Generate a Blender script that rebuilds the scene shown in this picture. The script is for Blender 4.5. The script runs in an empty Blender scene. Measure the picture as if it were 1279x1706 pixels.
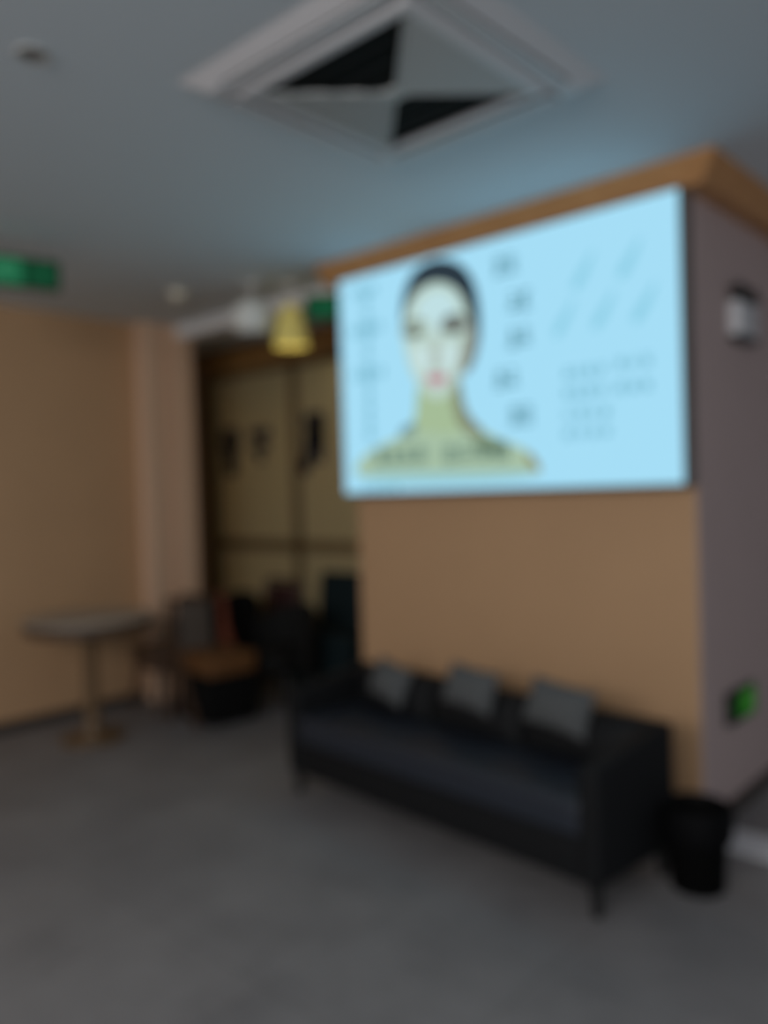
import bpy, bmesh, math, random
from mathutils import Vector, Matrix

random.seed(7)
PI = math.pi
scene = bpy.context.scene
COL = scene.collection

# ------------------------------------------------------------------ camera
F_PX = 1372.0
YAW, PITCH, ROLL = 0.7403, -0.0244, -0.0300
CAM = Vector((1.311, -3.304, 1.450))
fwd = Vector((-math.sin(YAW) * math.cos(PITCH), math.cos(YAW) * math.cos(PITCH), math.sin(PITCH)))
rgt = Vector((math.cos(YAW), math.sin(YAW), 0.0))
up = rgt.cross(fwd)
rgt, up = (math.cos(ROLL) * rgt + math.sin(ROLL) * up, -math.sin(ROLL) * rgt + math.cos(ROLL) * up)
cam_data = bpy.data.cameras.new('camera')
cam = bpy.data.objects.new('camera', cam_data)
COL.objects.link(cam)
cam.matrix_world = Matrix(((rgt.x, up.x, -fwd.x, CAM.x), (rgt.y, up.y, -fwd.y, CAM.y), (rgt.z, up.z, -fwd.z, CAM.z), (0, 0, 0, 1)))
cam_data.sensor_fit = 'VERTICAL'
cam_data.sensor_height = 36.0
cam_data.sensor_width = 27.0
cam_data.lens = F_PX / 1706 * 36.0
cam_data.clip_start = 0.05
# the photograph was taken with the lens focused close, so the whole room is soft
cam_data.dof.use_dof = True
cam_data.dof.focus_distance = 0.5
cam_data.dof.aperture_fstop = 2.07
scene.camera = cam

# ------------------------------------------------------------------ light
H = 2.706                      # ceiling height
scene.view_settings.view_transform = 'Standard'
scene.view_settings.look = 'None'
scene.view_settings.gamma = 1.0
scene.view_settings.exposure = 0.0
scene.view_settings.use_curve_mapping = False

world = bpy.data.worlds.new('world')
scene.world = world
world.use_nodes = True
bg = world.node_tree.nodes['Background']
bg.inputs['Color'].default_value = (0.80, 0.90, 1.0, 1)
bg.inputs['Strength'].default_value = 0.34


def area_light(name, loc, target, sx, sy, power, color):
    d = bpy.data.lights.new(name, 'AREA')
    d.shape = 'RECTANGLE'
    d.size, d.size_y = sx, sy
    d.energy = power
    d.color = color
    o = bpy.data.objects.new(name, d)
    COL.objects.link(o)
    o.location = loc
    o.rotation_euler = (Vector(target) - Vector(loc)).to_track_quat('-Z', 'Y').to_euler()
    return o


# added fill light, unseen, near the ceiling behind the camera
area_light('rear_fill_light', (1.0, -5.6, 2.55), (-1.6, 0.0, 0.2), 4.0, 1.6, 165, (1.0, 0.965, 0.945))
# lamp of the room behind the glass partition
area_light('rear_room_lamp', (-3.2, 2.2, 2.6), (-3.2, 2.2, 0.0), 1.2, 0.6, 23, (1.0, 0.82, 0.52))


# ------------------------------------------------------------------ helpers
def srgb(r, g, b):
    def f(c):
        c /= 255.0
        return c / 12.92 if c <= 0.04045 else ((c + 0.055) / 1.055) ** 2.4
    return (f(r), f(g), f(b), 1.0)


def mat(name, color, rough=0.6, metal=0.0, noise=0.0, nscale=8.0, bump=0.0, bscale=60.0, spec=0.5, trans=0.0, emis=None, estr=1.0):
    m = bpy.data.materials.new(name)
    m.use_nodes = True
    nt = m.node_tree
    p = nt.nodes['Principled BSDF']
    p.inputs['Base Color'].default_value = color
    p.inputs['Roughness'].default_value = rough
    p.inputs['Metallic'].default_value = metal
    p.inputs['Specular IOR Level'].default_value = spec
    p.inputs['Transmission Weight'].default_value = trans
    if emis is not None:
        p.inputs['Emission Color'].default_value = emis
        p.inputs['Emission Strength'].default_value = estr
    tc = nt.nodes.new('ShaderNodeTexCoord')
    if noise > 0:
        n = nt.nodes.new('ShaderNodeTexNoise')
        n.inputs['Scale'].default_value = nscale
        n.inputs['Detail'].default_value = 6
        nt.links.new(tc.outputs['Object'], n.inputs['Vector'])
        r = nt.nodes.new('ShaderNodeValToRGB')
        r.color_ramp.elements[0].position = 0.3
        r.color_ramp.elements[1].position = 0.7
        r.color_ramp.elements[0].color = tuple(c * (1 - noise) for c in color[:3]) + (1,)
        r.color_ramp.elements[1].color = tuple(min(1, c * (1 + noise)) for c in color[:3]) + (1,)
        nt.links.new(n.outputs['Fac'], r.inputs['Fac'])
        nt.links.new(r.outputs['Color'], p.inputs['Base Color'])
    if bump > 0:
        n2 = nt.nodes.new('ShaderNodeTexNoise')
        n2.inputs['Scale'].default_value = bscale
        n2.inputs['Detail'].default_value = 8
        nt.links.new(tc.outputs['Object'], n2.inputs['Vector'])
        b = nt.nodes.new('ShaderNodeBump')
        b.inputs['Strength'].default_value = bump
        b.inputs['Distance'].default_value = 0.004
        nt.links.new(n2.outputs['Fac'], b.inputs['Height'])
        nt.links.new(b.outputs['Normal'], p.inputs['Normal'])
    return m


def wood(name, c1, c2, rough=0.45, scale=3.0):
    m = bpy.data.materials.new(name)
    m.use_nodes = True
    nt = m.node_tree
    p = nt.nodes['Principled BSDF']
    p.inputs['Roughness'].default_value = rough
    tc = nt.nodes.new('ShaderNodeTexCoord')
    mp = nt.nodes.new('ShaderNodeMapping')
    mp.inputs['Scale'].default_value = (scale, scale, scale * 6)
    nt.links.new(tc.outputs['Object'], mp.inputs['Vector'])
    n = nt.nodes.new('ShaderNodeTexNoise')
    n.inputs['Scale'].default_value = 4.0
    n.inputs['Detail'].default_value = 8
    n.inputs['Distortion'].default_value = 0.6
    nt.links.new(mp.outputs['Vector'], n.inputs['Vector'])
    r = nt.nodes.new('ShaderNodeValToRGB')
    r.color_ramp.elements[0].position = 0.35
    r.color_ramp.elements[1].position = 0.65
    r.color_ramp.elements[0].color = c1
    r.color_ramp.elements[1].color = c2
    nt.links.new(n.outputs['Fac'], r.inputs['Fac'])
    nt.links.new(r.outputs['Color'], p.inputs['Base Color'])
    return m


def emit(name, color, strength=1.0):
    m = bpy.data.materials.new(name)
    m.use_nodes = True
    nt = m.node_tree
    nt.nodes.clear()
    e = nt.nodes.new('ShaderNodeEmission')
    e.inputs['Color'].default_value = color
    e.inputs['Strength'].default_value = strength
    o = nt.nodes.new('ShaderNodeOutputMaterial')
    nt.links.new(e.outputs['Emission'], o.inputs['Surface'])
    return m


def obj(name, bm, m, parent=None, smooth=True, angle=35):
    bmesh.ops.recalc_face_normals(bm, faces=bm.faces[:])
    me = bpy.data.meshes.new(name)
    bm.to_mesh(me)
    bm.free()
    o = bpy.data.objects.new(name, me)
    COL.objects.link(o)
    for mm in (m if isinstance(m, (list, tuple)) else [m]):
        me.materials.append(mm)
    if smooth:
        for p in me.polygons:
            p.use_smooth = True
        me.set_sharp_from_angle(angle=math.radians(angle))
    if parent is not None:
        o.parent = parent
    return o


def empty(name, loc, rz=0.0):
    o = bpy.data.objects.new(name, None)
    o.empty_display_size = 0.1
    COL.objects.link(o)
    o.location = loc
    o.rotation_euler = (0, 0, rz)
    return o


def tag(o, label, cat, group=None):
    o['label'] = label
    o['category'] = cat
    if group:
        o['group'] = group
    return o


def structure(o, label=None):
    o['kind'] = 'structure'
    return o


def merge(dst, src, M=None, mi=0):
    if M is not None:
        bmesh.ops.transform(src, matrix=M, verts=src.verts[:])
    vm = {v: dst.verts.new(v.co) for v in src.verts}
    for f in src.faces:
        try:
            nf = dst.faces.new([vm[v] for v in f.verts])
            nf.material_index = mi
        except ValueError:
            pass
    src.free()
    return dst


def box(x0, x1, y0, y1, z0, z1, bev=0.0, seg=2, bm=None, M=None, mi=0):
    b = bmesh.new()
    bmesh.ops.create_cube(b, size=1.0)
    for v in b.verts:
        v.co = Vector(((x0 + x1) / 2 + v.co.x * (x1 - x0), (y0 + y1) / 2 + v.co.y * (y1 - y0), (z0 + z1) / 2 + v.co.z * (z1 - z0)))
    if bev > 0:
        bmesh.ops.bevel(b, geom=b.edges[:], offset=bev, segments=seg, profile=0.6, affect='EDGES')
    if bm is None and M is None and mi == 0:
        return b
    return merge(bm if bm is not None else bmesh.new(), b, M, mi)


def lathe(profile, n=40, bm=None, M=None, mi=0, squash=None):
    """profile: list of (radius, z) from bottom to top"""
    b = bmesh.new()
    rings = []
    for r, z in profile:
        if r <= 1e-6:
            rings.append([b.verts.new((0, 0, z))])
        else:
            rings.append([b.verts.new((r * math.cos(2 * PI * k / n), r * math.sin(2 * PI * k / n), z)) for k in range(n)])
    for a, c in zip(rings[:-1], rings[1:]):
        for k in range(n):
            k2 = (k + 1) % n
            if len(a) == 1 and len(c) == 1:
                continue
            if len(a) == 1:
                b.faces.new((a[0], c[k2], c[k]))
            elif len(c) == 1:
                b.faces.new((a[k], a[k2], c[0]))
            else:
                b.faces.new((a[k], a[k2], c[k2], c[k]))
    if bm is None and M is None and mi == 0:
        return b
    return merge(bm if bm is not None else bmesh.new(), b, M, mi)


def tube(pts, rad, n=12, bm=None, mi=0):
    """round bar through points; rad a number or one per point"""
    pts = [Vector(p) for p in pts]
    rr = rad if isinstance(rad, (list, tuple)) else [rad] * len(pts)
    b = bmesh.new()
    rings = []
    prev = None
    for i, p in enumerate(pts):
        t = (pts[min(i + 1, len(pts) - 1)] - pts[max(i - 1, 0)]).normalized()
        if prev is None:
            ref = Vector((0, 0, 1)) if abs(t.z) < 0.9 else Vector((1, 0, 0))
            u = t.cross(ref).normalized()
        else:
            u = (prev - t * prev.dot(t)).normalized()
        prev = u
        w = t.cross(u)
        rings.append([b.verts.new(p + rr[i] * (math.cos(2 * PI * k / n) * u + math.sin(2 * PI * k / n) * w)) for k in range(n)])
    for a, c in zip(rings[:-1], rings[1:]):
        for k in range(n):
            b.faces.new((a[k], a[(k + 1) % n], c[(k + 1) % n], c[k]))
    b.faces.new(rings[0][::-1])
    b.faces.new(rings[-1])
    return merge(bm if bm is not None else bmesh.new(), b, None, mi)


def prism(poly, h0, h1, axis='z', bm=None, M=None, mi=0, bev=0.0):
    """poly of 2D points extruded along axis; axis y maps (a, b) to x, z"""
    b = bmesh.new()

    def mk(p, h):
        if axis == 'z':
            return (p[0], p[1], h)
        if axis == 'y':
            return (p[0], h, p[1])
        return (h, p[0], p[1])
    lo = [b.verts.new(mk(p, h0)) for p in poly]
    hi = [b.verts.new(mk(p, h1)) for p in poly]
    n = len(poly)
    b.faces.new(lo[::-1])
    b.faces.new(hi)
    for k in range(n):
        b.faces.new((lo[k], lo[(k + 1) % n], hi[(k + 1) % n], hi[k]))
    bmesh.ops.recalc_face_normals(b, faces=b.faces[:])
    if bev > 0:
        bmesh.ops.bevel(b, geom=b.edges[:], offset=bev, segments=2, profile=0.6, affect='EDGES')
    return merge(bm if bm is not None else bmesh.new(), b, M, mi)


def pillow(w, h, t, n=18, pinch=0.06, bm=None, M=None):
    """scatter cushion in the x-z plane, thickness along y, with drawn-in sides"""
    b = bmesh.new()
    grid = {}
    for s in (-1, 1):
        for i in range(n + 1):
            for j in range(n + 1):
                u, v = 2 * i / n - 1, 2 * j / n - 1
                edge = i in (0, n) or j in (0, n)
                if edge and s == 1:
                    grid[(s, i, j)] = grid[(-1, i, j)]
                    continue
                x = u * w / 2 * (1 - pinch * (1 - v * v) * 0 - pinch * (1 - abs(v) ** 2) * abs(u) ** 3)
                z = v * h / 2 * (1 - pinch * (1 - abs(u) ** 2) * abs(v) ** 3)
                d = t / 2 * ((1 - abs(u) ** 2.6) * (1 - abs(v) ** 2.6)) ** 0.55
                grid[(s, i, j)] = b.verts.new((x, s * d, z))
    for s in (-1, 1):
        for i in range(n):
            for j in range(n):
                q = [grid[(s, i, j)], grid[(s, i + 1, j)], grid[(s, i + 1, j + 1)], grid[(s, i, j + 1)]]
                try:
                    b.faces.new(q if s == -1 else q[::-1])
                except ValueError:
                    pass
    return merge(bm if bm is not None else bmesh.new(), b, M)


def T(x=0, y=0, z=0, rx=0, ry=0, rz=0):
    return Matrix.Translation((x, y, z)) @ Matrix.Rotation(rz, 4, 'Z') @ Matrix.Rotation(ry, 4, 'Y') @ Matrix.Rotation(rx, 4, 'X')


# ------------------------------------------------------------------ materials
M_CEIL = mat('ceiling_paint', (0.68, 0.75, 0.80, 1), 0.85, bump=0.05, bscale=40)
M_TAN = mat('tan_wall_paint', (0.515, 0.315, 0.170, 1), 0.7, noise=0.03, nscale=2, bump=0.06, bscale=120)
M_MAUVE = mat('mauve_wall_tone', (0.52, 0.40, 0.38, 1), 0.7, noise=0.03, nscale=2, bump=0.06, bscale=120)  # mauve tone for the side and corridor walls
M_PILASTER = mat('pale_pilaster_paint', (0.74, 0.50, 0.34, 1), 0.6)
M_WHITE = mat('white_plaster', (0.8, 0.8, 0.8, 1), 0.6)
M_PLASTIC = mat('white_plastic', (0.66, 0.66, 0.68, 1), 0.4)
M_GRILLE = mat('grey_grille_plastic', (0.52, 0.53, 0.52, 1), 0.5)
M_DARK = mat('dark_filter_mesh', (0.010, 0.012, 0.012, 1), 0.9, spec=0.1)
M_CROWN = wood('crown_wood', (0.50, 0.24, 0.09, 1), (0.62, 0.32, 0.13, 1), 0.5)
M_SKIRT = mat('dark_skirting', (0.05, 0.038, 0.03, 1), 0.5)
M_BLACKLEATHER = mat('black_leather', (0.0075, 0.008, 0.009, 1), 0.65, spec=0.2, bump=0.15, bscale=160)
M_SEATLEATHER = mat('screen_sheen_seat_leather', (0.018, 0.023, 0.034, 1), 0.45, bump=0.15, bscale=160)  # bluish reflection of the lightbox put into the seat colour
M_GREYCLOTH = mat('grey_cushion_cloth', (0.085, 0.09, 0.092, 1), 0.9, noise=0.1, nscale=60, bump=0.2, bscale=300)
M_BLACKMETAL = mat('black_metal', (0.012, 0.012, 0.012, 1), 0.45)
M_BLACKPLASTIC = mat('black_plastic', (0.002, 0.002, 0.002, 1), 0.8, spec=0.08)
M_LINER = mat('black_bin_liner', (0.002, 0.002, 0.0025, 1), 0.6, spec=0.12, bump=0.6, bscale=40)
M_STONE = mat('pale_stone', (0.74, 0.74, 0.77, 1), 0.35, noise=0.1, nscale=5)
M_TABLETOP = mat('pale_table_laminate', (0.38, 0.32, 0.26, 1), 0.5, noise=0.04, nscale=3)
M_TABLEEDGE = wood('table_edge_wood', (0.06, 0.035, 0.02, 1), (0.09, 0.052, 0.03, 1))
M_PEDESTAL = wood('pedestal_wood', (0.12, 0.07, 0.03, 1), (0.17, 0.10, 0.045, 1))
M_ORANGE = mat('orange_seat_cloth', (0.13, 0.052, 0.011, 1), 0.75, noise=0.06, nscale=40, bump=0.15, bscale=220)
M_REDWOOD = wood('red_brown_wood', (0.16, 0.045, 0.025, 1), (0.24, 0.07, 0.04, 1))
M_DARKWOOD = wood('dark_brown_wood', (0.055, 0.03, 0.018, 1), (0.09, 0.05, 0.03, 1))
M_PADGREY = mat('grey_back_pad', (0.095, 0.075, 0.06, 1), 0.8, bump=0.15, bscale=220)
M_TEAL = mat('dark_teal_cloth', (0.006, 0.015, 0.018, 1), 0.8, spec=0.25, bump=0.15, bscale=220)
M_MAROON = mat('maroon_cloth', (0.05, 0.016, 0.014, 1), 0.8, bump=0.15, bscale=220)
M_CHARCOAL = mat('charcoal_cloth', (0.009, 0.009, 0.0085, 1), 0.85, spec=0.2, bump=0.15, bscale=220)
M_BLACKCLOTH = mat('black_cloth', (0.004, 0.004, 0.004, 1), 0.9, spec=0.15, bump=0.15, bscale=220)
M_HEADER = wood('header_wood', (0.26, 0.13, 0.04, 1), (0.36, 0.19, 0.06, 1))
M_FRAME = wood('partition_frame_wood', (0.15, 0.10, 0.045, 1), (0.21, 0.14, 0.06, 1))
M_FROST = mat('frosted_glass', (0.58, 0.54, 0.34, 1), 0.5, trans=0.55)
M_DECAL = mat('navy_decal_film', (0.012, 0.016, 0.035, 1), 0.5)
M_REARWALL = mat('rear_room_wall_paint', (0.45, 0.38, 0.22, 1), 0.8)
M_HOUSING = mat('lightbox_housing_metal', (0.16, 0.15, 0.14, 1), 0.5, metal=0.2)
M_SIGNBODY = mat('sign_housing_black', (0.012, 0.014, 0.013, 1), 0.5)
M_IVORY = mat('ivory_plastic', (0.80, 0.74, 0.60, 1), 0.4)
M_SHADE = mat('yellow_lamp_shade', (0.5, 0.42, 0.12, 1), 0.6, emis=(0.30, 0.25, 0.075, 1), estr=0.5)
M_WHITESHADE = mat('white_lamp_shade', (0.75, 0.76, 0.72, 1), 0.5)
M_CHROME = mat('dull_chrome', (0.4, 0.4, 0.4, 1), 0.35, metal=1.0)
E_GREEN = emit('sign_green', srgb(28, 96, 64), 1.0)
E_GREENDIM = emit('sign_green_dim', srgb(18, 62, 40), 1.0)
E_SIGNWHITE = emit('sign_white', srgb(60, 130, 95), 1.0)
E_LOWGREEN = emit('low_sign_green', srgb(25, 80, 22), 1.0)
E_LOWMARK = emit('low_sign_mark', srgb(62, 108, 48), 1.0)


def tile_floor():
    m = bpy.data.materials.new('grey_floor_tile')
    m.use_nodes = True
    nt = m.node_tree
    p = nt.nodes['Principled BSDF']
    p.inputs['Roughness'].default_value = 0.55
    tc = nt.nodes.new('ShaderNodeTexCoord')
    n = nt.nodes.new('ShaderNodeTexNoise')
    n.inputs['Scale'].default_value = 2.2
    n.inputs['Detail'].default_value = 9
    n.inputs['Roughness'].default_value = 0.65
    nt.links.new(tc.outputs['Object'], n.inputs['Vector'])
    r = nt.nodes.new('ShaderNodeValToRGB')
    r.color_ramp.elements[0].position = 0.32
    r.color_ramp.elements[1].position = 0.68
    r.color_ramp.elements[0].color = (0.190, 0.182, 0.185, 1)
    r.color_ramp.elements[1].color = (0.264, 0.254, 0.255, 1)
    nt.links.new(n.outputs['Fac'], r.inputs['Fac'])
    bk = nt.nodes.new('ShaderNodeTexBrick')
    bk.offset = 0.0
    bk.inputs['Scale'].default_value = 1.0
    bk.inputs['Brick Width'].default_value = 0.6
    bk.inputs['Row Height'].default_value = 0.6
    bk.inputs['Mortar Size'].default_value = 0.004
    bk.inputs['Color1'].default_value = (1, 1, 1, 1)
    bk.inputs['Color2'].default_value = (0.93, 0.94, 0.95, 1)
    bk.inputs['Mortar'].default_value = (0.75, 0.75, 0.75, 1)
    nt.links.new(tc.outputs['Object'], bk.inputs['Vector'])
    mx = nt.nodes.new('ShaderNodeMix')
    mx.data_type = 'RGBA'
    mx.blend_type = 'MULTIPLY'
    mx.inputs[0].default_value = 1.0
    nt.links.new(r.outputs['Color'], mx.inputs[6])
    nt.links.new(bk.outputs['Color'], mx.inputs[7])
    nt.links.new(mx.outputs[2], p.inputs['Base Color'])
    b = nt.nodes.new('ShaderNodeBump')
    b.inputs['Strength'].default_value = 0.1
    b.inputs['Distance'].default_value = 0.003
    nt.links.new(n.outputs['Fac'], b.inputs['Height'])
    nt.links.new(b.outputs['Normal'], p.inputs['Normal'])
    return m


M_FLOOR = tile_floor()

# ------------------------------------------------------------------ room shell
XL = -3.98          # left wall
PW = 1.90           # width of the projecting wall block
YG = 1.05           # glass partition
structure(obj('floor', box(-5.2, 5.0, -7.0, 4.2, -0.12, 0.0), M_FLOOR, smooth=False))
structure(obj('ceiling', box(-5.2, 5.0, -7.0, 4.2, H, H + 0.12), M_CEIL, smooth=False))
structure(obj('wall_left', box(XL - 0.12, XL, -7.0, 0.2, 0, H), M_TAN, smooth=False))
structure(obj('wall_recess', box(-4.87, -4.75, 0.2, 3.2, 0, H, bm=box(-4.75, XL - 0.12, 0.08, 0.2, 0, H)), M_TAN, smooth=False))
structure(obj('wall_front', box(-PW, 0.0, 0.0, 0.14, 0, H), M_TAN, smooth=False))
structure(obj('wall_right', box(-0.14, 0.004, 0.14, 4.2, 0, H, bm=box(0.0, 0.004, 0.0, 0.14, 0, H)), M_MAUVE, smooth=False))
structure(obj('wall_inner', box(-PW, -PW + 0.12, 0.14, 3.2, 0, H), M_TAN, smooth=False))
structure(obj('wall_back', box(-4.87, -PW + 0.12, 3.2, 3.32, 0, H), M_REARWALL, smooth=False))
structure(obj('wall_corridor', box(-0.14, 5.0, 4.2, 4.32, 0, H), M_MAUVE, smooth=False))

# pale pilaster at the end of the left wall: two flat bands and a groove between
bm = box(XL, -3.90, -0.115, 0.29, 0.0, H)
box(XL + 0.02, -3.865, -0.125, 0.045, 0.0, H, 0.006, 2, bm)
box(XL + 0.02, -3.865, 0.115, 0.30, 0.0, H, 0.006, 2, bm)
structure(obj('trim_1', bm, M_PILASTER, smooth=False))
# white drop beam over the passage
structure(obj('trim_2', box(XL, -PW, 0.17, 0.30, H - 0.09, H, 0.004, 1), M_WHITE, smooth=False))

# wooden crown around the top of the projecting wall, flaring out towards the ceiling
ZT = 2.616
E_TOP, E_BOT = 0.155, 0.085
prof = [(0.0, ZT - 0.006), (E_BOT, ZT - 0.006), (E_BOT + 0.008, ZT + 0.012), (E_TOP - 0.008, H - 0.02), (E_TOP, H - 0.012), (E_TOP, H), (0.0, H)]
bm = bmesh.new()
rings = []
for kind in ('left', 'corner', 'far'):
    ring = []
    for e, z in prof:
        if kind == 'left':
            ring.append(bm.verts.new((-PW - 0.13, -e, z)))
        elif kind == 'corner':
            ring.append(bm.verts.new((max(e, 0.004), -e, z)))
        else:
            ring.append(bm.verts.new((max(e, 0.004), 4.2, z)))
    rings.append(ring)
n = len(prof)
for a, c in zip(rings[:-1], rings[1:]):
    for k in range(n):
        bm.faces.new((a[k], a[(k + 1) % n], c[(k + 1) % n], c[k]))
bm.faces.new(rings[0])
bm.faces.new(rings[-1])
structure(obj('trim_3', bm, M_CROWN, smooth=False))

structure(obj('baseboard_left', box(XL, XL + 0.012, -7.0, -0.125, 0, 0.07), M_SKIRT, smooth=False))
structure(obj('baseboard_front', box(-PW, 0.004, -0.012, 0.0, 0, 0.07), M_SKIRT, smooth=False))
structure(obj('baseboard_right', box(0.004, 0.016, -0.012, 4.2, 0, 0.07), M_SKIRT, smooth=False))
# pale stone threshold across the passage on the right
structure(obj('trim_4', box(0.03, 2.6, -0.055, 0.16, 0.0, 0.006), M_STONE, smooth=False))

# ------------------------------------------------------------------ glazed partition in the recess
gp = structure(empty('window_1', (0, YG, 0)))
X0, X1 = -4.75, -PW
ZH = 2.50


def gbox(a, b, z0, z1, y0=-0.03, y1=0.03):
    return box(a, b, y0, y1, z0, z1, 0.003, 1)


structure(obj('header_panel', gbox(X0, X1, ZH, H, -0.05, 0.05), M_HEADER, gp, smooth=False))
bm = gbox(X0, X0 + 0.16, 0, ZH, -0.05, 0.05)
merge(bm, gbox(-3.62, -3.53, 0, ZH))
merge(bm, gbox(-2.58, -2.50, 0, ZH))
merge(bm, gbox(X0 + 0.16, X1, 1.00, 1.09))
merge(bm, gbox(X0 + 0.16, X1, 0.0, 0.16))
merge(bm, gbox(X0 + 0.16, X1, ZH - 0.05, ZH))
structure(obj('window_frame', bm, M_FRAME, gp, smooth=False))
for a, b in ((X0 + 0.16, -3.62), (-3.53, -2.58), (-2.50, X1)):
    structure(obj('pane', box(a, b, -0.005, 0.005, 1.09, ZH - 0.05), M_FROST, gp, smooth=False))
    structure(obj('pane', box(a, b, -0.005, 0.005, 0.16, 1.00), M_FROST, gp, smooth=False))


def strokes(bm, cx, cz, w, h, bars, y0, y1, mi=0):
    """a blurred sign built of flat bars; bars in unit coordinates (u0, v0, u1, v1)"""
    for u0, v0, u1, v1 in bars:
        box(cx + (u0 - .5) * w, cx + (u1 - .5) * w, y0, y1, cz + (v0 - .5) * h, cz + (v1 - .5) * h, bm=bm, mi=mi)


MARKS = [
    (-4.42, 1.83, .20, .34, [(.1, .86, .9, 1), (.42, .3, .6, .9), (.1, .5, .9, .64), (.2, .0, .36, .5), (.66, .0, .82, .5), (.2, .0, .82, .12), (.0, .66, .2, .8), (.8, .66, 1, .8)]),
    (-4.02, 1.86, .20, .24, [(0, .8, 1, 1), (.42, 0, .6, .8), (.6, .4, .9, .58), (.1, .3, .42, .46)]),
    (-3.40, 1.84, .24, .40, [(.3, .84, 1, 1), (.5, .3, .72, .9), (.3, .55, 1, .7), (.78, .2, .96, .84), (.2, .1, .5, .3), (0, .0, .3, .16), (.3, .3, .5, .5)]),
    (-2.86, 1.83, .22, .34, [(0, .82, 1, 1), (.4, .1, .62, .82), (0, .42, 1, .58), (.1, 0, .9, .12)]),
]
for cx, cz, w, h, bars in MARKS:
    bm = bmesh.new()
    strokes(bm, cx, cz, w * 1.15, h * 1.08, [(u0 - .05, v0 - .05, u1 + .05, v1 + .05) for u0, v0, u1, v1 in bars], -0.009, -0.0055)
    structure(obj('window_decal', bm, M_DECAL, gp, smooth=False))

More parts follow.
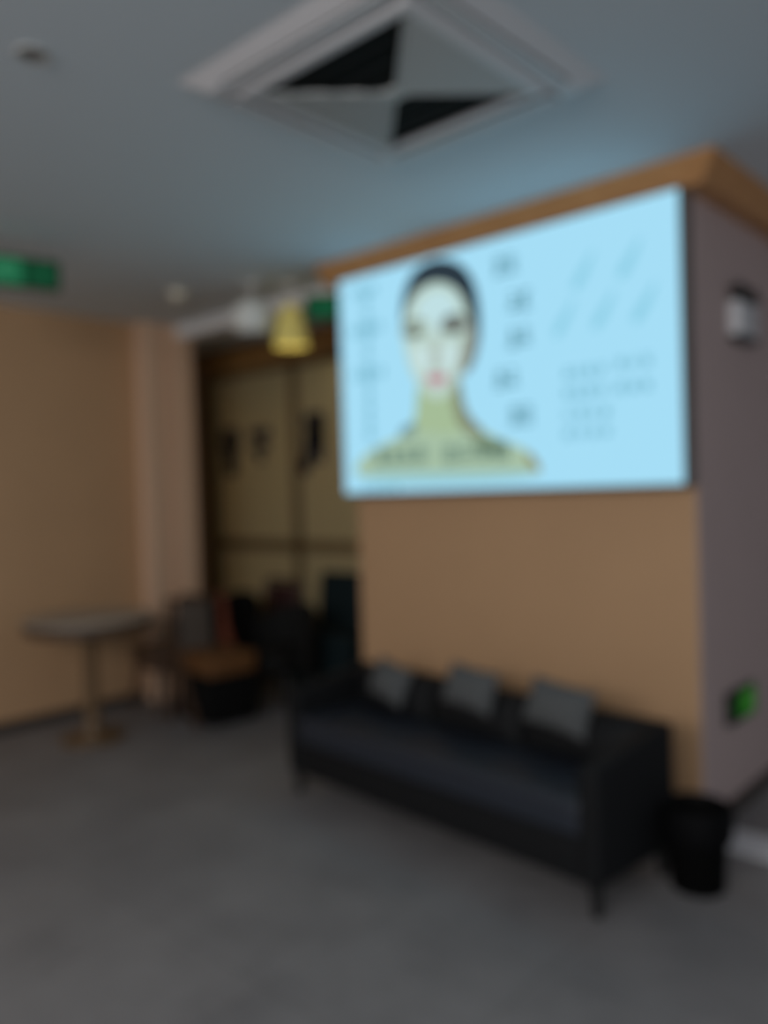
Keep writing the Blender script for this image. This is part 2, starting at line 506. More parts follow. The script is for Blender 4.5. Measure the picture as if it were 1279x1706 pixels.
# ------------------------------------------------------------------ lightbox
lb = tag(empty('lightbox', (-0.95, 0.0, 2.025)), 'large glowing pale blue lightbox with a printed face, above the sofa', 'lightbox sign')
LW, LH = 0.955, 0.589
bm = box(-LW, LW, -0.100, 0.0, -LH, LH, 0.004, 1)
obj('housing', bm, M_HOUSING, lb, smooth=False)
SCREEN = 1.0
E_POSTER = emit('poster_light_blue', srgb(166, 222, 246), SCREEN)
poster = obj('poster', box(-LW + 0.012, LW - 0.012, -0.104, -0.1005, -LH + 0.012, LH - 0.012), E_POSTER, lb, smooth=False)
PORTRAIT = [
    ('shoulders', (166, 192, 166), [(-0.878, -0.48), (-0.839, -0.404), (-0.707, -0.337), (-0.537, -0.295), (-0.433, -0.241), (-0.243, -0.297), (-0.078, -0.257), (0.014, -0.315), (0.14, -0.368), (0.242, -0.412), (0.29, -0.476), (0.304, -0.512), (0.168, -0.523), (-0.251, -0.526), (-0.65, -0.511)]),
    ('shoulders', (150, 200, 208), [(-0.879, -0.487), (-0.649, -0.476), (-0.25, -0.491), (0.168, -0.501), (0.31, -0.509), (0.167, -0.54), (-0.251, -0.544), (-0.651, -0.533)]),
    ('neck', (165, 189, 152), [(-0.409, -0.008), (-0.28, -0.082), (-0.144, -0.015), (-0.135, -0.149), (-0.102, -0.238), (-0.061, -0.281), (-0.243, -0.309), (-0.458, -0.264), (-0.423, -0.187)]),
    ('neck_shade', (128, 135, 112), [(-0.191, -0.085), (-0.138, -0.025), (-0.127, -0.149), (-0.087, -0.233), (0.014, -0.315), (-0.063, -0.332), (-0.139, -0.281), (-0.18, -0.208)]),
    ('collar', (116, 146, 146), [(-0.541, -0.295), (-0.522, -0.247), (-0.433, -0.223), (-0.418, -0.267), (-0.484, -0.305)]),
    ('collar', (124, 146, 120), [(-0.081, -0.348), (-0.027, -0.318), (0.107, -0.36), (0.139, -0.406), (0.038, -0.418), (-0.065, -0.395)]),
    ('edge', (142, 140, 100), [(0.21, -0.41), (0.254, -0.423), (0.296, -0.485), (0.289, -0.511), (0.246, -0.488)]),
    ('hair', (45, 58, 68), [(-0.502, 0.262), (-0.498, 0.368), (-0.475, 0.449), (-0.42, 0.523), (-0.337, 0.556), (-0.242, 0.557), (-0.14, 0.521), (-0.064, 0.451), (-0.022, 0.348), (-0.01, 0.199), (-0.027, 0.09), (-0.065, 0.004), (-0.116, -0.019), (-0.098, 0.071), (-0.371, 0.376), (-0.412, 0.323), (-0.472, 0.212)]),
    ('hair_side', (118, 122, 118), [(-0.085, 0.268), (-0.045, 0.205), (-0.027, 0.104), (-0.058, 0.023), (-0.124, -0.046), (-0.113, 0.073)]),
    ('face', (186, 210, 200), [(-0.496, 0.216), (-0.485, 0.305), (-0.445, 0.383), (-0.376, 0.437), (-0.276, 0.453), (-0.187, 0.424), (-0.117, 0.359), (-0.078, 0.261), (-0.071, 0.152), (-0.096, 0.042), (-0.142, -0.044), (-0.206, -0.107), (-0.282, -0.132), (-0.357, -0.094), (-0.425, -0.012), (-0.469, 0.084)]),
    ('face_lit', (192, 224, 228), [(-0.42, 0.325), (-0.355, 0.391), (-0.27, 0.411), (-0.182, 0.377), (-0.133, 0.305), (-0.156, 0.266), (-0.245, 0.272), (-0.263, 0.181), (-0.293, 0.185), (-0.313, 0.265), (-0.374, 0.287)]),
    ('face_lit', (200, 226, 226), [(-0.434, 0.161), (-0.36, 0.151), (-0.319, 0.1), (-0.338, -0.001), (-0.392, 0.014), (-0.429, 0.085)]),
    ('face_lit', (200, 226, 226), [(-0.227, 0.146), (-0.139, 0.134), (-0.127, 0.069), (-0.173, -0.006), (-0.232, -0.005), (-0.244, 0.073)]),
    ('cheek', (164, 178, 166), [(-0.124, 0.16), (-0.07, 0.164), (-0.096, 0.042), (-0.153, -0.055), (-0.198, -0.096), (-0.166, -0.007)]),
    ('eye_shade', (148, 164, 152), [(-0.35, 0.224), (-0.356, 0.207), (-0.376, 0.195), (-0.406, 0.19), (-0.441, 0.192), (-0.474, 0.202), (-0.498, 0.218), (-0.507, 0.236), (-0.501, 0.252), (-0.48, 0.265), (-0.449, 0.27), (-0.413, 0.267), (-0.381, 0.257), (-0.359, 0.241)]),
    ('eye_shade', (124, 132, 126), [(-0.077, 0.212), (-0.083, 0.195), (-0.104, 0.181), (-0.137, 0.175), (-0.175, 0.176), (-0.211, 0.185), (-0.238, 0.2), (-0.249, 0.218), (-0.243, 0.236), (-0.221, 0.249), (-0.187, 0.256), (-0.149, 0.254), (-0.113, 0.245), (-0.088, 0.23)]),
    ('eye', (70, 80, 80), [(-0.373, 0.213), (-0.377, 0.207), (-0.388, 0.203), (-0.405, 0.202), (-0.424, 0.203), (-0.442, 0.207), (-0.455, 0.213), (-0.459, 0.219), (-0.456, 0.225), (-0.444, 0.229), (-0.427, 0.23), (-0.408, 0.228), (-0.39, 0.224), (-0.378, 0.219)]),
    ('eye', (78, 86, 86), [(-0.13, 0.198), (-0.134, 0.192), (-0.145, 0.187), (-0.162, 0.185), (-0.181, 0.185), (-0.199, 0.189), (-0.212, 0.194), (-0.217, 0.201), (-0.214, 0.207), (-0.202, 0.212), (-0.185, 0.214), (-0.166, 0.213), (-0.148, 0.21), (-0.136, 0.204)]),
    ('brow', (92, 100, 92), [(-0.486, 0.263), (-0.429, 0.29), (-0.344, 0.27), (-0.344, 0.258), (-0.426, 0.274), (-0.479, 0.25)]),
    ('brow', (72, 78, 76), [(-0.238, 0.259), (-0.163, 0.281), (-0.086, 0.24), (-0.089, 0.229), (-0.16, 0.264), (-0.234, 0.244)]),
    ('nose', (180, 196, 190), [(-0.293, 0.185), (-0.263, 0.187), (-0.245, 0.067), (-0.261, 0.034), (-0.306, 0.04), (-0.32, 0.071)]),
    ('nose', (170, 176, 172), [(-0.328, 0.054), (-0.291, 0.035), (-0.245, 0.044), (-0.257, 0.025), (-0.314, 0.029)]),
    ('lip', (190, 136, 150), [(-0.354, -0.014), (-0.307, 0.004), (-0.281, -0.008), (-0.254, 0.001), (-0.207, -0.025), (-0.241, -0.053), (-0.283, -0.061), (-0.324, -0.044)]),
]


def rounded(poly, it=2):
    for _ in range(it):
        out = []
        for k in range(len(poly)):
            p, q = poly[k], poly[(k + 1) % len(poly)]
            out += [(p[0] * .75 + q[0] * .25, p[1] * .75 + q[1] * .25), (p[0] * .25 + q[0] * .75, p[1] * .25 + q[1] * .75)]
        poly = out
    return poly


cols, mats_, bm = {}, [], bmesh.new()
for i, (nm, c, poly) in enumerate(PORTRAIT):
    if c not in cols:
        cols[c] = len(mats_)
        mats_.append(emit('poster_' + nm, srgb(*c), SCREEN))
    prism(rounded(poly), -0.1045 - 0.0003 * i, -0.1041, 'y', bm, mi=cols[c])
obj('portrait', bm, mats_, poster, smooth=False)
E_TEALINK = emit('poster_teal_ink', srgb(30, 104, 120), SCREEN)
E_PALEINK = emit('poster_pale_ink', srgb(66, 146, 168), SCREEN)
E_GREYINK = emit('poster_grey_ink', srgb(50, 88, 88), SCREEN)


def glyph(bm, cx, cz, w, h, mi, y=-0.1185):
    t = 0.11
    rows = [0.0, 0.30, 0.60, 0.89] if random.random() < .5 else [0.12, 0.45, 0.89]
    bars = [(random.choice((0, .12, .2)), v, random.choice((.8, .88, 1)), v + t) for v in rows]
    bars[0] = (0.0, rows[0], 1.0, rows[0] + t)
    us = random.choice(((.2, .7), (.06, .83), (.44, .8), (.12, .45)))
    bars += [(u, random.choice((0, .12)), u + t, random.choice((.6, .9, 1))) for u in us]
    strokes(bm, cx, cz, w, h, bars, y, y + 0.0004 if y < -0.11 else y + 0.0004, mi)


for cx, cz in ((0.133, 0.447), (0.202, 0.271), (0.197, 0.107), (0.123, -0.072), (0.196, -0.246)):
    bm = bmesh.new()
    for k in (-1, 1):
        glyph(bm, cx + k * 0.033, cz, 0.056, 0.085, 0, -0.1046)
    obj('caption', bm, E_TEALINK, poster, smooth=False)


def text_row(name, x0, x1, z, nn, w, h, m, y=-0.1046):
    bm = bmesh.new()
    for k in range(nn):
        glyph(bm, x0 + (k + .5) * (x1 - x0) / nn, z, w, h, 0, y)
    obj(name, bm, m, poster, smooth=False)


for x0, x1, z in ((0.413, 0.626, -0.086), (0.411, 0.624, -0.172), (0.408, 0.649, -0.264), (0.406, 0.652, -0.346), (0.656, 0.831, -0.074), (0.654, 0.829, -0.172)):
    text_row('text_line', x0, x1, z, int((x1 - x0) / 0.05), 0.038, 0.042, E_PALEINK)
bm = bmesh.new()
for k in range(11):
    glyph(bm, -0.745, 0.45 - k * 0.072, 0.05, 0.055, 0, -0.1046)
obj('vertical_text', bm, E_PALEINK, poster, smooth=False)
for x0, x1, z, hh in ((-0.872, -0.618, 0.292, .05), (-0.868, -0.627, 0.055, .05), (-0.85, -0.66, 0.49, .05), (-0.826, -0.546, -0.555, .03)):
    text_row('text_line', x0, x1, z, int((x1 - x0) / 0.058), 0.046, hh, E_PALEINK, -0.1052)
E_BRUSH = emit('poster_brush_ink', srgb(142, 206, 229), SCREEN)
for cx, cz in ((0.526, 0.338), (0.736, 0.345), (0.429, 0.151), (0.616, 0.155), (0.796, 0.154)):
    bm = prism(rounded([(cx - .055, cz - .07), (cx - .02, cz - .075), (cx + .03, cz + .0), (cx + .06, cz + .085), (cx + .045, cz + .08), (cx - .005, cz + .02), (cx - .05, cz - .03)]),
               -0.1046, -0.1042, 'y')
    obj('brush_mark', bm, E_BRUSH, poster, smooth=False)
for x0, x1, z, nn in ((-0.721, -0.351, -0.392, 4), (-0.26, 0.138, -0.402, 4)):
    text_row('title', x0, x1, z, nn, 0.078, 0.085, E_GREYINK, -0.1125)

# ------------------------------------------------------------------ ceiling cassette
ac = tag(empty('air_conditioner', (-0.358, -1.368, H)), 'square white ceiling air conditioner with a dark central grille', 'air conditioner')
S2 = 0.47


def ring(o, i, z0, z1, bm=None, mi=0):
    bm = bm if bm is not None else bmesh.new()
    for a in ((-o, o, -o, -i), (-o, o, i, o), (-o, -i, -i, i), (i, o, -i, i)):
        box(a[0], a[1], a[2], a[3], z0, z1, bm=bm, mi=mi)
    return bm


def frustum_ring(o0, i0, z0, o1, i1, z1):
    bm = bmesh.new()
    def sq(s, z):
        return [bm.verts.new((a * s, b * s, z)) for a, b in ((-1, -1), (1, -1), (1, 1), (-1, 1))]
    A, B, Cc, D = sq(o0, z0), sq(o1, z1), sq(i1, z1), sq(i0, z0)
    for P_, Q_ in ((A, B), (B, Cc), (Cc, D), (D, A)):
        for k in range(4):
            bm.faces.new((P_[k], P_[(k + 1) % 4], Q_[(k + 1) % 4], Q_[k]))
    return bm


obj('panel', frustum_ring(S2, 0.30, 0.0, S2 - 0.06, 0.30, -0.026), M_PLASTIC, ac, smooth=False)
# dark slots and white flaps on each side
for k in range(4):
    R_ = Matrix.Rotation(k * PI / 2, 4, 'Z')
    obj('slot', box(-0.33, 0.33, 0.358, 0.409, -0.0275, -0.022, bm=bmesh.new(), M=R_), M_DARK, ac, smooth=False)
    fl = box(-0.325, 0.325, -0.018, 0.018, -0.004, 0.004, 0.003, 2)
    bmesh.ops.transform(fl, matrix=R_ @ T(0, 0.385, -0.031, rx=math.radians(-3)), verts=fl.verts[:])
    obj('flap', fl, M_PLASTIC, ac, smooth=False)
    obj('corner_cover', box(0.345, S2 - 0.062, 0.345, S2 - 0.062, -0.032, -0.025, 0.004, 2, bm=bmesh.new(), M=R_), M_PLASTIC, ac, smooth=False)
obj('grille_frame', frustum_ring(0.352, 0.304, -0.026, 0.330, 0.301, -0.040), M_PLASTIC, ac, smooth=False)
obj('filter', box(-0.302, 0.302, -0.302, 0.302, -0.022, -0.012), M_DARK, ac, smooth=False)
gb = bmesh.new()
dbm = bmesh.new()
G = 0.300
# four triangular fields of blades: the two across look open and dark, the two others show their blade faces
for k in range(4):
    R_ = Matrix.Rotation(k * PI / 2, 4, 'Z')
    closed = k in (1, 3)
    for j in range(10):
        d = 0.045 + j * 0.0265
        L = d - 0.012
        if closed:
            b_ = box(-L, L, -0.014, 0.014, -0.0015, 0.0015)
            bmesh.ops.transform(b_, matrix=T(0, d, -0.036, rx=math.radians(12)), verts=b_.verts[:])
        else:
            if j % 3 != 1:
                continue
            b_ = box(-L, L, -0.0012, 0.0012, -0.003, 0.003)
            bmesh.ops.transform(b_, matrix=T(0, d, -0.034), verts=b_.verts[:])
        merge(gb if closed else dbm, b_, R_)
for k in (0, 1):
    R_ = Matrix.Rotation(PI / 4 + k * PI / 2, 4, 'Z')
    box(-G * 1.40, G * 1.40, -0.004, 0.004, -0.040, -0.030, bm=gb, M=R_)
box(-0.03, 0.03, -0.03, 0.03, -0.042, -0.030, bm=gb)
gr = obj('grille', gb, M_GRILLE, ac, smooth=False)
obj('shade_blades', dbm, M_SIGNBODY, gr, smooth=False)  # blades of the open fields coloured near black to imitate shade

# ------------------------------------------------------------------ sofa
so = tag(empty('sofa', (-0.85, -0.535, 0.0), math.radians(-5.5)), 'long black leather sofa with low square arms against the tan wall', 'sofa')
SX, SY = 0.875, 0.25
obj('base_frame', box(-SX + 0.02, SX - 0.02, -SY + 0.02, SY - 0.02, 0.10, 0.20, 0.012, 2), M_BLACKLEATHER, so)
obj('front_apron', box(-SX + 0.075, SX - 0.075, -SY, -SY + 0.06, 0.11, 0.265, 0.014, 3), M_BLACKLEATHER, so)
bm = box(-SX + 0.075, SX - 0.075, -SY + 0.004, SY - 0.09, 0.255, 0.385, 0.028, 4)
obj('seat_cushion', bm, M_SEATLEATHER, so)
bm = box(-SX + 0.04, SX - 0.04, SY - 0.10, SY, 0.12, 0.572, 0.03, 4)
obj('backrest', bm, M_BLACKLEATHER, so)
for s in (-1, 1):
    x0, x1 = sorted((s * (SX - 0.08), s * SX))
    bm = box(x0, x1, -SY - 0.005, SY + 0.004, 0.11, 0.505, 0.022, 4)
    for v in bm.verts:                      # the arm rises a little towards the back
        if v.co.z > 0.4:
            v.co.z += 0.065 * (v.co.y + SY) / (2 * SY)
    obj('armrest', bm, M_BLACKLEATHER, so)
for k in range(3):
    w = (2 * SX - 0.17) / 3
    cx = -SX + 0.085 + w * (k + .5)
    bm = pillow(w * 1.0, 0.19, 0.09, M=T(cx, SY - 0.12, 0.475, rx=math.radians(-10)))
    obj('back_cushion', bm, M_BLACKLEATHER, so)
for sx in (-1, 1):
    for sy in (-1, 1):
        bm = lathe([(0.0, 0.0), (0.017, 0.0), (0.018, 0.004), (0.026, 0.105), (0.0, 0.105)], 20, M=T(sx * (SX - 0.035), sy * (SY - 0.035), 0))
        obj('leg', bm, M_BLACKMETAL, so)

CG = 'grey scatter cushions on the black sofa'


def scatter(px, py, pz, w, h, rx, ry, rz, label):
    bm = pillow(w, h, 0.11)
    o = obj('scatter_cushion', bm, M_GREYCLOTH)
    o.matrix_world = T(px, py, pz, rx=rx, ry=ry, rz=rz)
    return tag(o, label, 'cushion', CG)


scatter(-1.334, -0.4, 0.542, 0.26, 0.18, math.radians(-20), math.radians(10), math.radians(-12), 'grey scatter cushion nearest the far arm of the black sofa, below the portrait chin')
scatter(-0.825, -0.446, 0.590, 0.28, 0.18, math.radians(-20), math.radians(5), math.radians(-5.5), 'middle grey scatter cushion of three on the black sofa')
scatter(-0.365, -0.49, 0.589, 0.30, 0.185, math.radians(-20), math.radians(6), math.radians(-5.5), 'largest grey scatter cushion, nearest the waste bin end of the black sofa')

# ------------------------------------------------------------------ waste bin
wb = tag(empty('waste_bin', (0.142, -0.415, 0.0)), 'black waste bin with a black liner, standing between the sofa arm and the wall corner', 'waste bin')
obj('body', lathe([(0.0, 0.0), (0.089, 0.0), (0.093, 0.006), (0.110, 0.278), (0.114, 0.283), (0.114, 0.290), (0.106, 0.290), (0.083, 0.012), (0.0, 0.012)], 48), M_BLACKPLASTIC, wb)
bm = bmesh.new()
n, rows = 64, [(0.1015, 0.17), (0.105, 0.290), (0.110, 0.304), (0.118, 0.301), (0.1225, 0.27), (0.120, 0.215), (0.1175, 0.185)]
R_ = []
for j, (r, z) in enumerate(rows):
    row = []
    for k in range(n):
        a = 2 * PI * k / n
        wv = 0.0 if j < 3 else 0.0025 * math.sin(a * 11 + j) + 0.002 * math.sin(a * 5)
        row.append(bm.verts.new(((r + wv) * math.cos(a), (r + wv) * math.sin(a), z + (0.008 * math.sin(a * 4) if j == 6 else 0))))
    R_.append(row)
for a, c in zip(R_[:-1], R_[1:]):
    for k in range(n):
        bm.faces.new((a[k], a[(k + 1) % n], c[(k + 1) % n], c[k]))
obj('bin_liner', bm, M_LINER, wb)

# ------------------------------------------------------------------ round table
tb = tag(empty('round_table', (-3.38, -0.85, 0.0)), 'small round pedestal table with a pale top against the tan wall', 'table')
obj('tabletop', lathe([(0.0, 0.731), (0.368, 0.731), (0.375, 0.736), (0.376, 0.744), (0.370, 0.752), (0.0, 0.752)], 64), M_TABLETOP, tb)
obj('table_edge', lathe([(0.30, 0.672), (0.364, 0.672), (0.371, 0.680), (0.373, 0.7305), (0.30, 0.7305)], 64), M_TABLEEDGE, tb)
obj('column', lathe([(0.0, 0.02), (0.075, 0.02), (0.055, 0.06), (0.045, 0.12), (0.042, 0.60), (0.06, 0.68), (0.11, 0.728), (0.0, 0.728)], 32), M_PEDESTAL, tb)
obj('foot', lathe([(0.0, 0.0), (0.185, 0.0), (0.19, 0.008), (0.185, 0.020), (0.10, 0.034), (0.0, 0.036)], 48), M_PEDESTAL, tb)

# ------------------------------------------------------------------ chairs
def wooden_chair(name, loc, rz, label, seat_m, wood_m, pad_m, w=0.46, d=0.46, seat_z=0.45, back_z=0.82, group=None):
    """front is local -Y; four legs, padded seat, two posts, padded back"""
    t = tag(empty(name, loc, rz), label, 'chair', group)
    obj('seat', box(-w / 2, w / 2, -d / 2, d / 2, seat_z - 0.10, seat_z, 0.03, 4), seat_m, t)
    obj('seat_frame', box(-w / 2 + 0.01, w / 2 - 0.01, -d / 2 + 0.01, d / 2 - 0.01, seat_z - 0.145, seat_z - 0.098, 0.005, 2), wood_m, t)
    for sx in (-1, 1):
        obj('leg', tube([(sx * (w / 2 - 0.035), -d / 2 + 0.035, seat_z - 0.12), (sx * (w / 2 - 0.01), -d / 2 + 0.005, 0.0)], [0.021, 0.014]), wood_m, t)
        obj('leg', tube([(sx * (w / 2 - 0.03), d / 2 - 0.02, seat_z - 0.12), (sx * (w / 2 - 0.005), d / 2 + 0.06, 0.0)], [0.021, 0.014]), wood_m, t)
        obj('back_post', tube([(sx * (w / 2 - 0.03), d / 2 - 0.02, seat_z - 0.12), (sx * (w / 2 - 0.025), d / 2 + 0.0, seat_z + 0.1), (sx * (w / 2 - 0.03), d / 2 + 0.05, back_z)], [0.022, 0.021, 0.017]), wood_m, t)
    obj('back_rail', tube([(x, d / 2 + 0.048 + 0.02 * (1 - (2 * x / w) ** 2), back_z - 0.01) for x in [(-w / 2 + 0.03) + k * (w - 0.06) / 8 for k in range(9)]], 0.019), wood_m, t)
    bm = box(-w / 2 + 0.05, w / 2 - 0.05, -0.018, 0.018, -0.13, 0.13, 0.015, 3, bm=bmesh.new(), M=T(0, d / 2 + 0.035, back_z - 0.165, rx=math.radians(-9)))
    obj('backrest', bm, pad_m, t)
    return t


# low lounge chair: black box base, orange cushion, wooden side frames, grey back pad; front is local -Y
lc = tag(empty('lounge_chair', (-3.09, -0.13, 0.0), math.radians(84)), 'low chair with an orange seat cushion and brown wooden frame beside the round table', 'chair')
w, d = 0.38, 0.42
obj('base', box(-w / 2 + 0.02, w / 2 - 0.02, -d / 2 + 0.015, d / 2, 0.03, 0.325, 0.012, 2), M_BLACKCLOTH, lc)
obj('seat_cushion', box(-w / 2 + 0.015, w / 2 - 0.015, -d / 2, d / 2 - 0.03, 0.325, 0.46, 0.035, 4), M_ORANGE, lc)
for sx in (-1, 1):
    m_ = M_DARKWOOD if sx < 0 else M_REDWOOD
    x = sx * (w / 2 + 0.005)
    obj('side_frame', prism([(-d / 2 + 0.13, 0.0), (-d / 2 + 0.165, 0.0), (d / 2 - 0.02, 0.50), (d / 2 + 0.03, 0.0), (d / 2 + 0.075, 0.0), (d / 2 + 0.05, 0.60), (d / 2 + 0.075, 0.80), (d / 2 + 0.035, 0.80), (d / 2 + 0.0, 0.58)],
                            x - 0.016, x + 0.016, 'x'), m_, lc, smooth=False)
obj('backrest', box(-w / 2 + 0.045, w / 2 - 0.10, -0.024, 0.024, -0.16, 0.16, 0.02, 3, bm=bmesh.new(), M=T(0, d / 2 + 0.022, 0.60, rx=math.radians(-7))), M_PADGREY, lc)
obj('back_rail', tube([(-w / 2, d / 2 + 0.055, 0.775), (w / 2, d / 2 + 0.055, 0.775)], 0.017), M_DARKWOOD, lc)

wooden_chair('dining_chair', (-3.61, -0.17, 0), math.radians(-6), 'dark brown wooden chair pushed in behind the round table, beside the pilaster', M_DARKWOOD, M_DARKWOOD, M_DARKWOOD, 0.38, 0.34, 0.45, 0.76)


def arm_chair(name, loc, rz, label, m, w, d, seat_z, arm_z, back_z, cat='armchair'):
    t = tag(empty(name, loc, rz), label, cat)
    obj('seat', box(-w / 2 + 0.07, w / 2 - 0.07, -d / 2, d / 2 - 0.08, seat_z - 0.14, seat_z, 0.035, 4), m, t)
    # curved tub back
    bm = bmesh.new()
    N = 24
    sec = []
    for k in range(N + 1):
        a = -PI * 0.02 + k * (PI * 1.04) / N
        cx, cy = math.cos(a), math.sin(a)
        top = arm_z + (back_z - arm_z) * max(0.0, math.sin(a)) ** 1.3
        r0x, r0y = w / 2 - 0.075, d / 2 - 0.075
        r1x, r1y = w / 2, d / 2
        ring_ = []
        for fx, fy, z in ((r0x, r0y, seat_z - 0.16), (r1x - 0.01, r1y - 0.01, seat_z - 0.16), (r1x, r1y, top - 0.03), (r1x - 0.02, r1y - 0.02, top), (r0x + 0.02, r0y + 0.02, top), (r0x, r0y, top - 0.03)):
            ring_.append(bm.verts.new((cx * fx, cy * fy, z)))
        sec.append(ring_)
    for a, c in zip(sec[:-1], sec[1:]):
        for k in range(6):
            bm.faces.new((a[k], a[(k + 1) % 6], c[(k + 1) % 6], c[k]))
    bm.faces.new(sec[0])
    bm.faces.new(sec[-1])
    obj('backrest', bm, m, t, angle=50)
    for sx in (-1, 1):
        for sy in (-1, 1):
            obj('leg', tube([(sx * (w / 2 - 0.12), sy * (d / 2 - 0.14), seat_z - 0.13), (sx * (w / 2 - 0.09), sy * (d / 2 - 0.11), 0)], [0.02, 0.013]), M_BLACKMETAL, t)
    return t


arm_chair('tub_armchair', (-3.62, 0.33, 0), math.radians(8), 'low black tub armchair beside the pale pilaster', M_BLACKCLOTH, 0.56, 0.50, 0.42, 0.62, 0.74)
wooden_chair('dining_chair', (-3.74, 0.80, 0), math.radians(0), 'dark wooden chair with a maroon back against the glass partition', M_MAROON, M_DARKWOOD, M_MAROON, 0.46, 0.34, 0.45, 0.77)
arm_chair('tub_armchair', (-2.98, 0.335, 0), math.radians(3), 'charcoal tub armchair between the black armchair and the dark teal chair', M_CHARCOAL, 0.50, 0.46, 0.42, 0.60, 0.70)


def upholstered_chair(loc, rz, label, m):
    t = tag(empty('upholstered_chair', loc, rz), label, 'chair')
    w, d = 0.64, 0.42
    obj('base', box(-w / 2 + 0.015, w / 2 - 0.015, -d / 2 + 0.015, d / 2 - 0.03, 0.07, 0.335, 0.012, 2), m, t)
    obj('seat', box(-w / 2, w / 2, -d / 2, d / 2 - 0.03, 0.335, 0.47, 0.035, 4), m, t)
    bm = box(-w / 2, w / 2, -0.045, 0.045, -0.29, 0.29, 0.04, 4, bm=bmesh.new(), M=T(0, d / 2 - 0.03, 0.575, rx=math.radians(-7)))
    obj('backrest', bm, m, t)
    for sx in (-1, 1):
        for sy in (-1, 1):
            obj('leg', tube([(sx * (w / 2 - 0.05), sy * (d / 2 - 0.07), 0.08), (sx * (w / 2 - 0.03), sy * (d / 2 - 0.04), 0)], [0.021, 0.014]), M_BLACKMETAL, t)
    return t


upholstered_chair((-2.94, 0.80, 0), math.radians(2), 'dark teal high-backed chair behind the far end of the sofa', M_TEAL)

# ------------------------------------------------------------------ exit signs
def runner(bm, cx, cz, s, y, mi):
    """running figure with a doorway, facing -Y, s = height"""
    def P_(pts):
        prism([(cx + a * s, cz + b * s) for a, b in pts], y - 0.0008, y, 'y', bm, mi=mi)
    P_([(math.cos(k * PI / 6) * .085 + .06, math.sin(k * PI / 6) * .085 + .37) for k in range(12)])
    P_([(-.05, .26), (.10, .27), (.06, -.02), (-.10, -.02)])
    P_([(.08, .27), (.26, .12), (.22, .06), (.06, .17)])
    P_([(-.04, .26), (-.26, .20), (-.28, .02), (-.21, .02), (-.19, .14), (-.04, .17)])
    P_([(-.02, .0), (.08, .0), (.22, -.16), (.20, -.40), (.12, -.40), (.13, -.20), (-.03, -.08)])
    P_([(-.10, .0), (.02, .0), (-.08, -.20), (-.30, -.30), (-.33, -.23), (-.15, -.15)])
    for a0, a1, b0, b1 in ((.34, .40, -.45, .48), (.34, .72, .42, .48), (.66, .72, -.45, .48)):
        P_([(a0, b0), (a1, b0), (a1, b1), (a0, b1)])


def arrow(bm, cx, cz, s, y, mi):
    prism([(cx + a * s, cz + b * s) for a, b in ((-.5, -.1), (.1, -.1), (.1, -.32), (.5, 0), (.1, .32), (.1, .1), (-.5, .1))], y - 0.0008, y, 'y', bm, mi=mi)


def exit_sign(name, loc, rz, label, w=0.36, h=0.15, green=E_GREEN, mark=E_SIGNWHITE, dim=E_GREENDIM, hang=0.0, bright=(0.04, 0.52)):
    t = tag(empty(name, loc, rz), label, 'exit sign')
    obj('housing', box(-w / 2, w / 2, -0.012, 0.012, -h / 2, h / 2, 0.004, 2), M_SIGNBODY, t, smooth=False)
    i = 0.012
    u0, u1 = -w / 2 + i + bright[0] * (w - 2 * i), -w / 2 + i + bright[1] * (w - 2 * i)
    face = obj('sign_face', box(-w / 2 + i, w / 2 - i, -0.0134, -0.0118, -h / 2 + i, h / 2 - i), dim, t, smooth=False)
    obj('lit_panel', box(u0, u1, -0.0138, -0.0130, -h / 2 + i, h / 2 - i), green, face, smooth=False)
    bm = bmesh.new()
    runner(bm, (u0 + u1) / 2 - 0.012, 0, h * 0.62, -0.0139, 0)
    obj('pictogram', bm, mark, face, smooth=False)
    bm = bmesh.new()
    c = (u1 + w / 2) / 2 if bright[1] < 0.9 else (u0 - w / 2) / 2
    arrow(bm, c, 0, h * 0.45, -0.0141, 0)
    obj('arrow', bm, green, face, smooth=False)
    if hang > 0:
        for s in (-1, 1):
            obj('hanging_rod', tube([(s * w * .3, 0, h / 2 - .002), (s * w * .3, 0, h / 2 + hang)], 0.004, 10), M_CHROME, t)
    return t


exit_sign('exit_sign', (-2.607, -1.53, 2.545), math.radians(78), 'green exit sign hanging from the ceiling in front of the bare tan side wall', hang=H - 2.62)
exit_sign('exit_sign', (-2.02, -0.005, 2.50), math.radians(40), 'green exit sign half hidden behind the edge of the glowing lightbox', hang=H - 2.575, green=emit('sign_green_mid', srgb(18, 66, 42)), mark=E_GREEN)
exit_sign('exit_sign', (0.017, 0.405, 0.472), math.radians(90), 'low green exit sign on the mauve wall above the stone threshold', w=0.32, h=0.14, green=E_LOWGREEN, mark=E_LOWMARK, dim=emit('low_sign_dim', srgb(14, 24, 14)), bright=(0.38, 1.0))

# ------------------------------------------------------------------ emergency light on the mauve wall
em = tag(empty('emergency_light', (0.004, 0.50, 2.175), math.radians(90)), 'small white box-shaped emergency light high on the mauve wall', 'emergency light')
obj('housing', box(-0.12, 0.12, -0.05, 0.0, -0.085, 0.06, 0.01, 3), M_PLASTIC, em)
obj('shadow_strip', box(-0.115, 0.115, -0.047, 0.0, -0.11, -0.083, 0.004, 2), M_SIGNBODY, em)  # dark strip standing in for the shadow beneath the housing
for s in (-1, 1):
    bm = lathe([(0.0, -0.03), (0.022, -0.028), (0.036, 0.012), (0.038, 0.02), (0.0, 0.016)], 28, M=T(s * 0.085, -0.035, 0.100, rx=math.radians(70), rz=s * math.radians(25)))
    hd = obj('lamp_head', bm, M_SIGNBODY, em)
    obj('lamp_neck', tube([(s * 0.085, -0.03, 0.055), (s * 0.085, -0.033, 0.085)], 0.012, 12), M_SIGNBODY, hd)
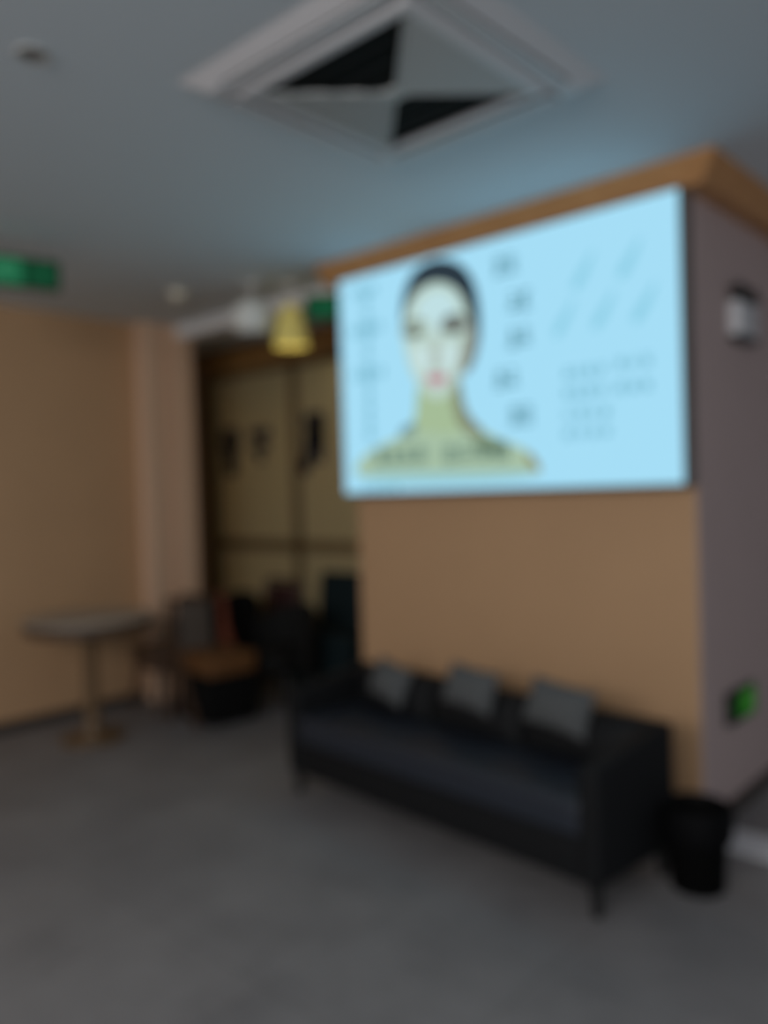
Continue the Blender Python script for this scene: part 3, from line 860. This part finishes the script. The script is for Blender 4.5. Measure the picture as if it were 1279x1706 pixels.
obj('status_panel', box(-0.04, 0.04, -0.0525, -0.05, -0.04, -0.01, 0.001, 1), M_GRILLE, em)

# ------------------------------------------------------------------ pendant lamps in the passage
def pendant(loc, label, m, r, h, kind, tilt=0.0):
    t = tag(empty('pendant_lamp', loc), label, 'lamp', 'pendant lamps under the passage ceiling')
    z_top = H - loc[2]
    obj('canopy', lathe([(0.0, z_top - 0.016), (0.035, z_top - 0.014), (0.04, z_top - 0.004), (0.04, z_top), (0.0, z_top)], 24), M_WHITE, t)
    obj('cord', tube([(0, 0, h), (0, 0, z_top - 0.01)], 0.004, 8), M_WHITE, t)
    if kind == 'bell':
        prof_ = [(r, 0.0), (r * .99, h * .06), (r * .86, h * .35), (r * .66, h * .72), (r * .42, h * .95), (0.012, h), (0.012, h - .004), (r * .40, h * .93), (r * .64, h * .70), (r * .84, h * .34), (r * .97, h * .06)]
    else:
        prof_ = [(r * .62, 0.0), (r * .90, h * .15), (r, h * .42), (r * .92, h * .72), (r * .6, h * .95), (0.012, h), (0.012, h - .004), (r * .58, h * .93), (r * .90, h * .70), (r * .97, h * .42), (r * .87, h * .17)]
    shade = obj('lamp_shade', lathe(prof_, 40), m, t)
    bulb = obj('bulb', lathe([(0.0, h * .18), (0.022, h * .24), (0.032, h * .38), (0.026, h * .52), (0.014, h * .66), (0.014, h * .9), (0.0, h * .9)], 24), M_BULB if kind == 'bell' else M_BULBOFF, shade)
    if kind == 'bell':
        d = bpy.data.lights.new('pendant_glow', 'POINT')
        d.energy = 0.35
        d.color = (1.0, 0.86, 0.45)
        d.shadow_soft_size = 0.03
        o = bpy.data.objects.new('pendant_glow', d)
        COL.objects.link(o)
        o.parent = t
        o.location = (0, 0, -0.03)
    return t


M_BULB = emit('warm_bulb', (1.0, 0.85, 0.45, 1), 0.6)
M_BULBOFF = mat('unlit_bulb_glass', (0.7, 0.7, 0.68, 1), 0.3)
pendant((-2.565, -0.17, 2.41), 'white round shade hanging over the passage, beside the yellow one', M_WHITESHADE, 0.125, 0.20, 'drum')
pendant((-2.405, -0.012, 2.335), 'glowing yellow bell-shaped lamp hanging beside the lightbox edge', M_SHADE, 0.105, 0.25, 'bell')

# ------------------------------------------------------------------ ceiling fittings
sd = tag(empty('smoke_detector', (-3.00, -0.39, H)), 'small pale round smoke detector on the ceiling near the pilaster', 'smoke detector')
obj('base', lathe([(0.0, -0.012), (0.058, -0.012), (0.062, -0.004), (0.062, 0.0), (0.0, 0.0)], 32), M_IVORY, sd)
obj('sensor_dome', lathe([(0.0, -0.046), (0.026, -0.044), (0.040, -0.034), (0.047, -0.012), (0.0, -0.012)], 32), M_IVORY, sd)
dl = tag(empty('downlight', (-0.965, -2.214, H)), 'unlit dark round recessed downlight in the ceiling, well away from the air conditioner', 'downlight')
obj('trim_ring', lathe([(0.036, -0.002), (0.046, -0.006), (0.050, -0.002), (0.050, 0.0), (0.036, 0.0)], 32), M_GRILLE, dl)
obj('lamp_face', lathe([(0.0, -0.0015), (0.037, -0.0015), (0.037, 0.0), (0.0, 0.0)], 32), M_HOUSING, dl)
